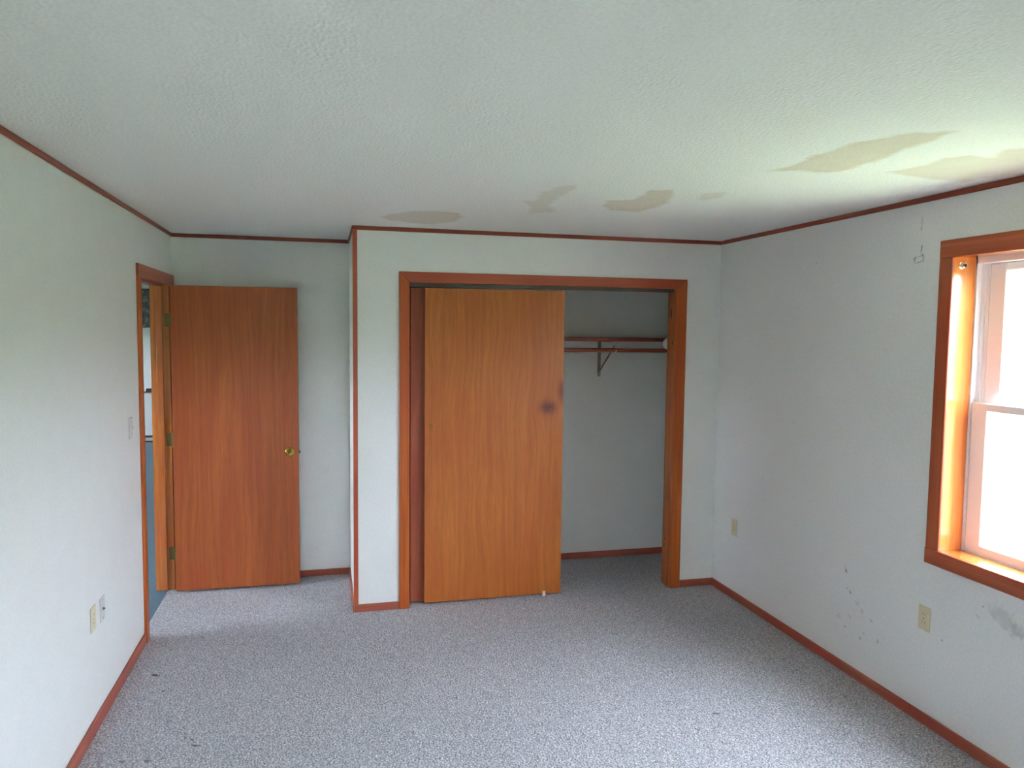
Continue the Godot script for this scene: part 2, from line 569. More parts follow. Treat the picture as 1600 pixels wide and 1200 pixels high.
	# printed cloth of the far valance
	var vn := noise(97, 0.05, 3).get_image(256, 128).get_data()
	var vh := noise(98, 0.03, 2).get_image(256, 128).get_data()
	var vo := PackedByteArray()
	vo.resize(256 * 128 * 3)
	for i in 256 * 128:
		var c := Color(0.25, 0.22, 0.18).lerp(Color(0.62, 0.60, 0.52), vn[i] / 255.0).lerp(Color(0.25, 0.33, 0.42), clampf((vh[i] / 255.0 - 0.45) * 2.5, 0.0, 0.7))
		vo[i * 3] = c.r8
		vo[i * 3 + 1] = c.g8
		vo[i * 3 + 2] = c.b8
	M.print_cloth = plain(Color.WHITE, 0.9)
	M.print_cloth.albedo_texture = tex(Image.create_from_data(256, 128, false, Image.FORMAT_RGB8, vo))

func closet_jamb_image() -> Image:
	# knotty board of the closet's right jamb, 0.5 m x 2 m like the other boards
	var im := board_grain(35, Color(0.62, 0.32, 0.14), Color(0.82, 0.47, 0.23), Color(0.74, 0.36, 0.19))
	im.resize(512, 1024, Image.INTERPOLATE_CUBIC)
	return im

# ---------------------------------------------------------------- setting
func wall_box(st: SurfaceTool, lo: Vector3, hi: Vector3) -> void:
	box(st, lo, hi, 0.0)

func wall_with_hole(called: String, label: String, axis: int, lo: Vector3, hi: Vector3, holes: Array, mat: Material) -> void:
	# axis: the wall's thin axis (0 or 2); each hole: [along, y, along, y]
	var al := 2 if axis == 0 else 0
	var st := mb()
	var from: float = lo[al]
	for q in holes:
		var l := lo
		var r := hi
		l[al] = from
		r[al] = q[0]
		wall_box(st, l, r)
		l[al] = q[0]
		r[al] = q[2]
		if q[1] > lo.y:
			wall_box(st, l, Vector3(r.x, q[1], r.z))
		wall_box(st, Vector3(l.x, q[3], l.z), r)
		from = q[2]
	var e := lo
	e[al] = from
	wall_box(st, e, hi)
	struct(obj(called, st, mat), label)

func make_window(called: String, label: String, at: Vector3, turn: float, w: float, jamb_mat: Material) -> void:
	# local: x along the wall, y up from the sill top, z into the room (0 = wall face)
	var h := 1.3206
	var t := base(called, at, turn)
	struct(t, label)
	var side_x := [[-0.069, 0.005], [w - 0.005, w + 0.069]]
	wood_box("head_casing", Vector3(-0.069, 1.3153, 0.0), Vector3(w + 0.069, 1.394, 0.016), M.casing_red, t, 0)
	for s in side_x:
		wood_box("side_casing", Vector3(s[0], -0.0005, 0.0), Vector3(s[1], 1.3148, 0.015), M.casing_red, t, 1)
	wood_box("sill_casing", Vector3(-0.073, -0.071, 0.0), Vector3(w + 0.073, -0.001, 0.016), M.casing_red, t, 0)
	wood_box("jamb_board", Vector3(-0.018, -0.001, -0.118), Vector3(0.0, h, -0.0005), jamb_mat, t, 1, 0.001)
	wood_box("jamb_board", Vector3(w, -0.001, -0.118), Vector3(w + 0.018, h, -0.0005), jamb_mat, t, 1, 0.001)
	wood_box("head_board", Vector3(-0.018, h, -0.118), Vector3(w + 0.018, h + 0.018, -0.0005), jamb_mat, t, 0, 0.001)
	wood_box("sill_board", Vector3(-0.018, -0.020, -0.118), Vector3(w + 0.018, -0.0015, -0.0005), M.jamb, t, 0, 0.001)
	# vinyl frame with two tracks
	var st := mb()
	for x0 in [-0.018, w - 0.030]:
		box(st, Vector3(x0, -0.02, -0.150), Vector3(x0 + 0.046, h + 0.018, -0.1445), 0.001)
		box(st, Vector3(x0, -0.02, -0.20), Vector3(x0 + (0.026 if x0 < 0.1 else 0.048), h + 0.018, -0.1185), 0.001) if x0 < 0.1 else box(st, Vector3(x0 + 0.022, -0.02, -0.20), Vector3(x0 + 0.048, h + 0.018, -0.1185), 0.001)
	for x0 in [-0.018, w - 0.045]:
		box(st, Vector3(x0, -0.02, -0.20), Vector3(x0 + 0.063, h + 0.018, -0.1505), 0.002)
	box(st, Vector3(-0.018, h - 0.046, -0.20), Vector3(w + 0.018, h + 0.018, -0.172), 0.002)
	box(st, Vector3(-0.018, h - 0.030, -0.172), Vector3(w + 0.018, h + 0.018, -0.1185), 0.002)
	box(st, Vector3(-0.018, -0.03, -0.20), Vector3(w + 0.018, -0.002, -0.1185), 0.002)
	obj("frame", st, M.vinyl, t)
	# sashes: the upper in the outer track, the lower in the inner one
	for k in 2:
		var upper := k == 0
		var z0 := -0.171 if upper else -0.1435
		var z1 := -0.151 if upper else -0.1235
		var y0 := 0.642 if upper else -0.001
		var y1 := h - 0.031 if upper else 0.676
		var sash := Node3D.new()
		sash.name = "upper_sash" if upper else "lower_sash"
		t.add_child(sash)
		var sw := 0.060 if upper else 0.060
		var x0 := 0.046 if upper else 0.011
		var x1 := w - x0
		plain_box("stile", Vector3(x0, y0, z0), Vector3(x0 + sw + 0.02, y1, z1), M.vinyl, sash, 0.003)
		plain_box("stile", Vector3(x1 - sw - 0.02, y0, z0), Vector3(x1, y1, z1), M.vinyl, sash, 0.003)
		var rb := 0.034 if upper else 0.042
		var rt := 0.036 if upper else 0.034
		plain_box("rail", Vector3(x0 + sw + 0.0205, y0, z0), Vector3(x1 - sw - 0.0205, y0 + rb, z1), M.vinyl, sash, 0.003)
		plain_box("rail", Vector3(x0 + sw + 0.0205, y1 - rt, z0), Vector3(x1 - sw - 0.0205, y1, z1), M.vinyl, sash, 0.003)
		plain_box("pane", Vector3(x0 + sw + 0.015, y0 + rb - 0.005, (z0 + z1) * 0.5 - 0.002), Vector3(x1 - sw - 0.015, y1 - rt + 0.005, (z0 + z1) * 0.5 + 0.002), M.glass, sash)
		if not upper:
			plain_box("insect_screen", Vector3(0.012, 0.002, -0.1995), Vector3(w - 0.012, 0.660, -0.1985), M.screen, t)
			var lk := mb()
			box(lk, Vector3(w * 0.5 - 0.03, y1, z0 + 0.002), Vector3(w * 0.5 + 0.03, y1 + 0.010, z1 - 0.002), 0.003)
			obj("latch", lk, M.vinyl, sash)

func _ready() -> void:
	# ---------------- camera
	var cam := Camera3D.new()
	cam.name = "camera"
	cam.position = Vector3(0.0, 1.8051, 0.0)
	cam.rotation = Vector3(-0.0708, -0.2459, 0.0109)
	cam.fov = rad_to_deg(2.0 * atan(600.0 / 1179.8))
	cam.near = 0.05
	cam.far = 400.0
	add_child(cam)
	cam.current = true
	# ---------------- overcast daylight
	var env := Environment.new()
	var sky := Sky.new()
	var sm := ProceduralSkyMaterial.new()
	sm.sky_top_color = Color(0.875, 0.92, 1.0)
	sm.sky_horizon_color = Color(0.89, 0.93, 1.0)
	sm.ground_bottom_color = Color(0.45, 0.52, 0.36)
	sm.ground_horizon_color = Color(0.80, 0.84, 0.80)
	sm.sky_energy_multiplier = 1.0
	sky.sky_material = sm
	env.background_mode = Environment.BG_SKY
	env.sky = sky
	env.ambient_light_source = Environment.AMBIENT_SOURCE_SKY
	env.tonemap_mode = Environment.TONE_MAPPER_LINEAR
	env.tonemap_exposure = 95.0
	env.sdfgi_enabled = true
	env.ssao_enabled = true
	env.ssil_enabled = true
	var we := WorldEnvironment.new()
	we.name = "world_environment"
	we.environment = env
	add_child(we)

	make_materials()
	build_setting()
	build_closet()
	build_doors()
	build_trim()
	build_things()
	build_hall()

func build_setting() -> void:
	# floors
	uv_axis = 2
	uv_size = Vector2(XR + 1.04, 5.2)
	uv_off = Vector2(1.04 / (XR + 1.04), -ZB / 5.2)
	struct(plain_box("floor", Vector3(-1.04, -0.12, ZB - 0.02), Vector3(XR, 0.0, ZF), M.carpet), "grey speckled cut-pile carpet of the bedroom and closet")
	uv_size = Vector2(XR - XL, ZF - ZB)
	uv_off = Vector2(-XL / (XR - XL), -ZB / (ZF - ZB))
	struct(plain_box("ceiling", Vector3(XL - 0.12, H, ZB - 0.12), Vector3(XR + 0.2, H + 0.15, ZF + 0.2), M.ceiling), "white textured bedroom ceiling with tan water stains")
	# right wall carries its own picture: u along z, v down from the ceiling
	uv_axis = 1
	uv_size = Vector2(ZF - ZB, -H)
	uv_off = Vector2(-ZB / (ZF - ZB), 1.0)
	wall_with_hole("wall_right", "scuffed off-white wall around the window", 0, Vector3(XR, -0.12, ZB - 0.12), Vector3(XR + 0.20, H, ZF + 0.2), [[-2.80, 0.811, -1.842, 2.170]], M.right_wall)
	uv_off = Vector2.ZERO
	uv_size = Vector2(0.5, 2.0)
	wall_with_hole("wall_left", "off-white wall with the open doorway", 0, Vector3(XL - 0.12, -0.12, HALL_Z), Vector3(XL, H, ZF + 0.2), [[-5.51, -0.12, -4.62, 2.105]], M.wall)
	struct(plain_box("wall_back", Vector3(XL, -0.12, ZB - 0.12), Vector3(XR, H, ZB), M.wall), "off-white back wall of the recess and closet")
	wall_with_hole("wall_front", "off-white wall behind the camera with a window", 2, Vector3(XL, -0.12, ZF), Vector3(XR, H, ZF + 0.20), [[-0.598, 0.811, -0.06, 2.170]], M.wall)
	# closet box: front wall with the wide opening, and its side
	wall_with_hole("wall_closet_front", "off-white closet front wall around the sliding doors", 2, Vector3(XC, 0.0, ZC - 0.115), Vector3(XR, H, ZC), [[0.518, -0.01, 2.381, 2.122]], M.wall)
	struct(plain_box("wall_closet_side", Vector3(XC, 0.0, ZB), Vector3(XC + 0.11, H, ZC - 0.115), M.wall), "off-white side of the closet box facing the entry door")
	# outdoors
	uv_size = Vector2(1, 1)
	struct(plain_box("ground", Vector3(-60, -0.9, -70), Vector3(70, -0.6, 60), M.lawn), "green lawn outside the windows")
	var hl := mb()
	var hn := noise(101, 0.06, 3)
	for i in 90:
		var e := []
		for j in [i, i + 1]:
			var a: float = lerp(-0.9, PI * 0.75, j / 90.0)      # round the window sides of the house
			var dir := Vector3(cos(a), 0, sin(a))
			e.append([dir * 24.0 + Vector3(0, -0.6, 0), dir * 30.0 + Vector3(0, 4.0 + 0.9 * hn.get_noise_1d(j * 3.0), 0), dir * 38.0 + Vector3(0, -0.6, 0)])
		quad(hl, e[0][0], e[1][0], e[1][1], e[0][1], Vector3.UP)
		quad(hl, e[0][1], e[1][1], e[1][2], e[0][2], Vector3.UP)
	struct(obj("hillside", hl, M.lawn), "low green hillside outside the windows")
	uv_size = Vector2(0.5, 2.0)
	make_window("window_1", "double-hung white window in an orange-brown wood surround", Vector3(XR, 0.8314, -2.782), -PI / 2, 0.922, M.jamb)
	make_window("window_2", "double-hung white window behind the camera", Vector3(-0.078, 0.8314, ZF), PI, 0.502, M.jamb)

func build_closet() -> void:
	# lining and casing of the opening
	var x0 := 0.536
	var x1 := 2.363
	var yt := 2.1065
	var t := base("trim_1", Vector3(0, 0, 0))
	struct(t, "orange-brown mitred wood casing around the closet opening")
	uv_axis = 1
	for side in 2:
		var st := mb()
		var o := Vector3(0, 0, ZC)
		uv_off = Vector2(0.13 + side * 0.37, 0.21)
		if side == 0:
			board(st, o, Vector3.RIGHT, Vector3.UP, [Vector2(0.4676, 0.001), Vector2(0.5308, 0.001), Vector2(0.5308, 2.1012), Vector2(0.4676, 2.1664)], 0.016)
		else:
			board(st, o, Vector3.RIGHT, Vector3.UP, [Vector2(2.3705, 0.001), Vector2(2.4433, 0.001), Vector2(2.4433, 2.1664), Vector2(2.3705, 2.1012)], 0.016)
		obj("side_casing", st, M.casing, t)
	uv_axis = 0
	uv_off = Vector2(0.4, 0.6)
	var st2 := mb()
	board(st2, Vector3(0, 0, ZC), Vector3.RIGHT, Vector3.UP, [Vector2(0.5312, 2.1014), Vector2(2.3701, 2.1014), Vector2(2.4433, 2.1668), Vector2(0.4676, 2.1668)], 0.016)
	obj("head_casing", st2, M.casing_red, t)
	uv_off = Vector2.ZERO
	wood_box("jamb", Vector3(0.519, 0.001, ZC - 0.1148), Vector3(x0, yt, ZC - 0.0002), M.casing, t, 1, 0.001)
	var rj := wood_box("jamb", Vector3(x1, 0.001, ZC - 0.1148), Vector3(2.380, yt, ZC - 0.0002), M.closet_jamb, t, 1, 0.001)
	# dark knots in the right jamb, set flush as turned plugs of darker wood
	for k in [[1.935, -0.062, 0.010, 0.040], [1.73, -0.030, 0.006, 0.016], [0.335, -0.070, 0.007, 0.016], [0.285, -0.085, 0.007, 0.012]]:
		var kn := mb()
		for i in 14:
			var a0 := TAU * i / 14.0
			var a1 := TAU * (i + 1) / 14.0
			var c := Vector3(x1 - 0.0004, k[0], ZC + k[1])
			tri(kn, c, c + Vector3(0.0004, sin(a0) * k[3], cos(a0) * k[2]), c + Vector3(0.0004, sin(a1) * k[3], cos(a1) * k[2]), Vector3.LEFT)
		obj("knot", kn, plain(Color(0.24, 0.11, 0.07), 0.45), rj)
	wood_box("head_jamb", Vector3(x0 + 0.0005, yt, ZC - 0.1148), Vector3(x1 - 0.0005, 2.121, ZC - 0.0002), M.casing_red, t, 0, 0.001)
	var tr := mb()
	box(tr, Vector3(x0 + 0.001, 2.0775, ZC - 0.0300), Vector3(x1 - 0.001, yt - 0.0005, ZC - 0.0270), 0.0005)
	box(tr, Vector3(x0 + 0.001, yt - 0.004, ZC - 0.104), Vector3(x1 - 0.001, yt - 0.0005, ZC - 0.0305), 0.0005)
	box(tr, Vector3(x0 + 0.001, 2.085, ZC - 0.0700), Vector3(x1 - 0.001, yt - 0.0045, ZC - 0.0675), 0.0005)
	obj("track", tr, M.track, t)
	# sliding doors; uv over the whole face
	uv_axis = 1
	var d := base("door_2", Vector3(0.636, 0.012, ZC - 0.066))
	struct(d, "front sliding closet door of tan veneer with a dark knot")
	uv_size = Vector2(0.937, -2.0595)
	uv_off = Vector2(0, 1)
	var s1 := mb()
	box(s1, Vector3(0, 0, 0), Vector3(0.937, 2.0595, 0.034), 0.0015)
	obj("slab", s1, M.door_slide, d)
	var pu := mb()
	lathe(pu, Vector3(0.038, 1.166, 0.0335), Vector3(0, 0, 1), [Vector2(0.0125, 0.0), Vector2(0.0125, 0.002), Vector2(0.0095, 0.0025), Vector2(0.008, 0.0008), Vector2(0.0, 0.0008)], 20)
	obj("finger_pull", pu, M.brass, d)
	var b := base("door_3", Vector3(0.548, 0.012, ZC - 0.108))
	struct(b, "rear sliding closet door of darker red-brown veneer, mostly hidden")
	var s2 := mb()
	box(s2, Vector3(0, 0, 0), Vector3(0.937, 2.0595, 0.034), 0.0015)
	obj("slab", s2, M.door_back, b)
	uv_off = Vector2.ZERO
	uv_size = Vector2(0.5, 2.0)
	tag(plain_box("door_guide", Vector3(1.443, 0.0, ZC - 0.030), Vector3(1.463, 0.034, ZC - 0.022), M.white_plastic, null, 0.002), "small white plastic floor guide at the sliding door's foot", "door guide")
	# shelf, pole and bracket
	tag(wood_box("closet_shelf", Vector3(XC + 0.111, 1.731, ZB + 0.0005), Vector3(XR - 0.0005, 1.758, -5.372), M.trim, null, 0, 0.003), "red-brown wooden shelf across the closet above the hanging rod", "shelf")
	var rd := mb()
	rod(rd, Vector3(XC + 0.111, 1.6705, -5.262), Vector3(XR - 0.0005, 1.6655, -5.262), 0.0155, 20)
	tag(obj("closet_rod", rd, M.trim), "round red-brown wooden hanging rod below the closet shelf", "closet rod")
	var k := base("shelf_bracket", Vector3(2.109, 0, ZB))
	tag(k, "thin grey metal shelf bracket holding up the closet rod", "bracket")
	plain_box("upright", Vector3(-0.013, 1.452, 0.0005), Vector3(0.013, 1.7305, 0.004), M.bracket, k, 0.001)
	var br := mb()
	box(br, Vector3(-0.010, 1.7265, 0.0045), Vector3(0.010, 1.7305, 0.224), 0.001)
	obj("arm", br, M.bracket, k)
	var dg := mb()
	rod(dg, Vector3(0, 1.485, 0.005), Vector3(0, 1.700, 0.318), 0.0055, 10)
	obj("brace", dg, M.bracket, k)
	var hk := mb()
	for i in 12:
		var a0 := -PI * 0.98 + PI * 0.96 * i / 12.0
		var a1 := -PI * 0.98 + PI * 0.96 * (i + 1) / 12.0
		var c := Vector3(0, 1.668, -5.262 - ZB)
		rod(hk, c + Vector3(0, sin(a0), cos(a0)) * 0.0205, c + Vector3(0, sin(a1), cos(a1)) * 0.0205, 0.0042, 8)
	obj("rod_hook", hk, M.white_plastic, k)
	var cap := mb()
	var gp := [Vector2(0.0, 0.0), Vector2(0.026, 0.0), Vector2(0.028, 0.010)]
	for i in range(1, 13):
		var ga := PI * (0.22 + 0.78 * i / 12.0)
		gp.append(Vector2(0.044 * sin(ga), 0.044 - 0.044 * cos(ga)))
	gp[-1] = Vector2(0.0, 0.088)
	lathe(cap, Vector3(2.399, 1.7225, ZC - 0.1155), Vector3(0, 0, -1), gp, 32)
	tag(obj("globe_light", cap, M.white_plastic), "round white unlit globe peeking past the closet's right jamb", "globe light")

func build_doors() -> void:
	# lining of the doorway in the left wall
	var t := base("trim_2")
	struct(t, "orange-brown wood casing and lining of the entry doorway")
	var zn := -4.637
	var zf := -5.490
	var yh := 2.086
	wood_box("head_casing", Vector3(XL, 2.0795, ZB + 0.012), Vector3(XL + 0.016, 2.154, -4.566), M.casing_red, t, 2)
	wood_box("side_casing", Vector3(XL, 0.001, -4.632), Vector3(XL + 0.015, 2.079, -4.567), M.casing, t, 1)
	wood_box("side_casing", Vector3(XL, 0.001, ZB + 0.012), Vector3(XL + 0.012, 2.079, zf - 0.006), M.casing, t, 1)
	wood_box("jamb", Vector3(XL - 0.1215, 0.001, zn), Vector3(XL - 0.0005, yh, zn + 0.0165), M.casing, t, 1, 0.001)
	wood_box("jamb", Vector3(XL - 0.1215, 0.001, zf - 0.0195), Vector3(XL - 0.0005, yh, zf), M.jamb, t, 1, 0.001)
	wood_box("head_jamb", Vector3(XL - 0.1215, yh + 0.0005, zf - 0.0195), Vector3(XL - 0.0005, yh + 0.018, zn + 0.0165), M.casing_red, t, 2, 0.001)
	wood_box("stop", Vector3(XL - 0.085, 0.001, zf + 0.0003), Vector3(XL - 0.044, yh - 0.0005, zf + 0.012), M.jamb, t, 1, 0.002)
	wood_box("stop", Vector3(XL - 0.085, 0.001, zn - 0.012), Vector3(XL - 0.044, yh - 0.0005, zn - 0.0003), M.casing, t, 1, 0.002)
	wood_box("stop", Vector3(XL - 0.085, yh - 0.012, zf + 0.0125), Vector3(XL - 0.044, yh, zn - 0.0125), M.casing_red, t, 2, 0.002)
	# the entry door, folded back towards the recess wall
	var d := base("door_1", Vector3(-0.974, 0.018, -5.437))
	struct(d, "flush red-brown entry door standing open with a brass knob")
	uv_axis = 1
	uv_size = Vector2(0.807, -2.061)
	uv_off = Vector2(0, 1)
	var st := mb()
	box(st, Vector3(0, 0, 0), Vector3(0.807, 2.061, 0.036), 0.0015)
	obj("slab", st, M.door_swing, d)
	uv_off = Vector2.ZERO
	uv_size = Vector2(0.5, 2.0)
	for y in [1.832, 1.025, 0.24]:
		var hg := mb()
		box(hg, Vector3(-0.004, y - 0.045, 0.003), Vector3(-0.0003, y + 0.045, 0.034), 0.0008)     # leaf on the door's edge
		box(hg, Vector3(-0.054, y - 0.045, -0.0525), Vector3(-0.023, y + 0.045, -0.0505), 0.0008)    # leaf on the jamb
		rod(hg, Vector3(-0.012, y - 0.048, -0.030), Vector3(-0.012, y + 0.048, -0.030), 0.0062, 14)
		box(hg, Vector3(-0.0235, y - 0.045, -0.0525), Vector3(-0.0100, y + 0.045, -0.0345), 0.0008)
		box(hg, Vector3(-0.0120, y - 0.045, -0.0300), Vector3(-0.0010, y + 0.045, 0.006), 0.0008)
		obj("hinge", hg, M.old_brass, d)
	var kb := mb()
	var kc := Vector3(0.7485, 0.932, 0.0362)
	lathe(kb, kc, Vector3(0, 0, 1), [Vector2(0.0, 0.046), Vector2(0.006, 0.0475), Vector2(0.012, 0.050), Vector2(0.018, 0.0515), Vector2(0.0225, 0.049), Vector2(0.026, 0.043), Vector2(0.0255, 0.036), Vector2(0.020, 0.028), Vector2(0.013, 0.021), Vector2(0.0115, 0.012), Vector2(0.013, 0.008)].duplicate(), 36)
	var knob := obj("knob", kb, M.brass, d)
	var rs := mb()
	lathe(rs, kc, Vector3(0, 0, 1), [Vector2(0.0, 0.0095), Vector2(0.018, 0.009), Vector2(0.026, 0.0065), Vector2(0.0315, 0.003), Vector2(0.0325, 0.0)], 36)
	obj("rose", rs, M.brass, knob)
	var kb2 := mb()
	lathe(kb2, Vector3(0.7485, 0.932, -0.0002), Vector3(0, 0, -1), [Vector2(0.0325, 0.0), Vector2(0.026, 0.006), Vector2(0.0115, 0.010), Vector2(0.0115, 0.018), Vector2(0.020, 0.026), Vector2(0.026, 0.036), Vector2(0.024, 0.046), Vector2(0.0, 0.050)], 28)
	obj("knob", kb2, M.brass, d)
	var lt := mb()
	box(lt, Vector3(0.8072, 0.918, 0.012), Vector3(0.8190, 0.936, 0.026), 0.002)
	obj("latch_bolt", lt, M.steel, d)

func build_trim() -> void:
	var th := 0.026
	var tt := 0.010
	# strips below the ceiling
	struct(wood_box("trim_3", Vector3(XL, H - th, ZB + tt), Vector3(XL + tt, H - 0.0002, ZF), M.trim, null, 2), "narrow dark wood strip along the ceiling on the left wall")
	struct(wood_box("trim_4", Vector3(XL, H - th, ZB), Vector3(XC, H - 0.0002, ZB + tt), M.trim, null, 0), "narrow dark wood strip along the ceiling over the entry door")
	struct(wood_box("trim_5", Vector3(XC - tt, H - th, ZB + tt), Vector3(XC, H - 0.0002, ZC + tt), M.trim, null, 2), "narrow dark wood strip along the ceiling on the closet side")
	struct(wood_box("trim_6", Vector3(XC, H - th, ZC), Vector3(XR, H - 0.0002, ZC + tt), M.trim, null, 0), "narrow wood strip along the ceiling over the closet")
	struct(wood_box("trim_7", Vector3(XR - tt, H - th, ZC + tt), Vector3(XR, H - 0.0002, ZF), M.trim, null, 2), "narrow dark wood strip along the ceiling on the window wall")
	# corner strip of the closet box, two legs in one length
	uv_axis = 1
	uv_off = Vector2(0.3, 0.1)
	var st := mb()
	box(st, Vector3(XC - 0.006, 0.045, ZC), Vector3(XC + 0.022, H - th, ZC + 0.006), 0.002)
	box(st, Vector3(XC - 0.006, 0.045, ZC - 0.022), Vector3(XC, H - th, ZC), 0.002)
	uv_off = Vector2.ZERO
	struct(obj("trim_8", st, M.casing_red), "red-brown wood strip covering the closet's outer corner")
	# baseboards
	var bt := 0.012
	var bh := 0.050
	struct(wood_box("baseboard_left", Vector3(XL, 0.0, -4.5665), Vector3(XL + bt, 0.066, ZF), M.base, null, 2, 0.004), "orange-brown wood baseboard along the left wall")
	struct(wood_box("baseboard_back", Vector3(XL + 0.013, 0.0, ZB), Vector3(XC, 0.046, ZB + bt), M.base, null, 0, 0.004), "reddish wood baseboard behind the open entry door")
	struct(wood_box("baseboard_closet_side", Vector3(XC - bt, 0.0, ZB + bt), Vector3(XC, bh, ZC + bt), M.base, null, 2, 0.004), "reddish wood baseboard on the closet side")
	struct(wood_box("baseboard_closet_front", Vector3(XC, 0.0, ZC), Vector3(0.4675, bh, ZC + bt), M.base, null, 0, 0.004), "reddish wood baseboard left of the closet opening")
	struct(wood_box("baseboard_closet_corner", Vector3(2.4435, 0.0, ZC), Vector3(XR, bh, ZC + bt), M.base, null, 0, 0.004), "reddish wood baseboard right of the closet opening")
	struct(wood_box("baseboard_right", Vector3(XR - bt, 0.0, ZC + bt), Vector3(XR, 0.056, ZF), M.base, null, 2, 0.004), "reddish wood baseboard along the window wall")
	struct(wood_box("baseboard_closet_back", Vector3(XC + 0.11, 0.0, ZB), Vector3(XR, 0.050, ZB + bt), M.base, null, 0, 0.004), "reddish wood baseboard inside the closet")
	struct(wood_box("baseboard_front", Vector3(XL + bt, 0.0, ZF - bt), Vector3(XR - bt, bh, ZF), M.base, null, 0, 0.004), "reddish wood baseboard behind the camera")

# a wall plate facing local +z, its middle at the origin
func outlet(at: Vector3, turn: float, mat: Material, label: String) -> void:
	var t := base("power_outlet", at, turn)
	tag(t, label, "outlet", "wall outlets")
	plain_box("plate", Vector3(-0.035, -0.057, 0.0003), Vector3(0.035, 0.057, 0.006), mat, t, 0.003)
	for s in [-1.0, 1.0]:
		var f := mb()
		box(f, Vector3(-0.016, s * 0.0195 - 0.0135, 0.006), Vector3(0.016, s * 0.0195 + 0.0135, 0.0078), 0.0012)
		var rc := obj("receptacle", f, mat, t)
		var sl := mb()
		box(sl, Vector3(-0.008, s * 0.0195 - 0.003, 0.0079), Vector3(-0.0058, s * 0.0195 + 0.006, 0.0082))
		box(sl, Vector3(0.0058, s * 0.0195 - 0.003, 0.0079), Vector3(0.008, s * 0.0195 + 0.005, 0.0082))
		obj("slots", sl, M.ivory_dark, rc)
	var sc := mb()
	lathe(sc, Vector3(0, 0, 0.006), Vector3(0, 0, 1), [Vector2(0.0, 0.0015), Vector2(0.003, 0.001), Vector2(0.0036, 0.0)], 12)
	obj("screw", sc, M.steel, t)

func build_things() -> void:
	outlet(Vector3(XL, 0.5126, -3.607), PI / 2, M.ivory, "ivory power outlet low on the left wall, nearer the camera")
	outlet(Vector3(XR, 0.4946, -2.8466), -PI / 2, M.ivory, "ivory power outlet on the window wall just below the window")
	outlet(Vector3(XR, 0.4904, -4.5161), -PI / 2, M.ivory, "beige power outlet on the window wall near the closet corner")
	var ph := base("cable_plate", Vector3(XL, 0.5066, -3.7496), PI / 2)
	tag(ph, "pale grey cable plate low on the left wall beside the outlet", "wall plate")
	plain_box("plate", Vector3(-0.035, -0.057, 0.0003), Vector3(0.035, 0.057, 0.006), M.plate_grey, ph, 0.003)
	var jk := mb()
	lathe(jk, Vector3(0, 0, 0.006), Vector3(0, 0, 1), [Vector2(0.007, 0.0), Vector2(0.007, 0.003), Vector2(0.0045, 0.0035), Vector2(0.0045, 0.009), Vector2(0.0, 0.009)], 16)
	obj("socket", jk, M.steel, ph)
	for s in [-1.0, 1.0]:
		var sc := mb()
		lathe(sc, Vector3(0, s * 0.042, 0.006), Vector3(0, 0, 1), [Vector2(0.0, 0.0015), Vector2(0.003, 0.001), Vector2(0.0036, 0.0)], 12)
		obj("screw", sc, M.steel, ph)
	var sw := base("light_switch", Vector3(XL, 1.2648, -4.3606), PI / 2)
	tag(sw, "pale toggle light switch on the left wall beside the doorway", "light switch")
	plain_box("plate", Vector3(-0.035, -0.057, 0.0003), Vector3(0.035, 0.057, 0.006), M.plate_grey, sw, 0.003)
	var tg := mb()
	box(tg, Vector3(-0.005, -0.012, 0.0055), Vector3(0.005, 0.012, 0.008), 0.001)
	box(tg, Vector3(-0.004, -0.002, 0.007), Vector3(0.004, 0.009, 0.018), 0.0015)
	obj("toggle", tg, M.plate_grey, sw)
	for s in [-1.0, 1.0]:
		var sc := mb()
		lathe(sc, Vector3(0, s * 0.030, 0.006), Vector3(0, 0, 1), [Vector2(0.0, 0.0015), Vector2(0.003, 0.001), Vector2(0.0036, 0.0)], 12)
		obj("screw", sc, M.steel, sw)
	# curtain rod cup screwed to the window's far jamb board
	var hk := base("curtain_rod_socket", Vector3(2.742, 2.113, -2.782))
	tag(hk, "small chrome curtain rod socket on the window's upper jamb", "rod socket")
	var cu := mb()
	lathe(cu, Vector3.ZERO, Vector3(0, 0, 1), [Vector2(0.016, 0.0), Vector2(0.016, 0.002), Vector2(0.0125, 0.003), Vector2(0.0125, 0.016), Vector2(0.0105, 0.017), Vector2(0.0095, 0.016), Vector2(0.0095, 0.004), Vector2(0.0, 0.004)], 24)
	obj("cup", cu, M.chrome, hk)
	var sp := mb()
	lathe(sp, Vector3(0, 0, 0.004), Vector3(0, 0, 1), [Vector2(0.004, 0.0), Vector2(0.0035, 0.002), Vector2(0.0, 0.003)], 12)
	obj("screw", sp, M.dark, hk)

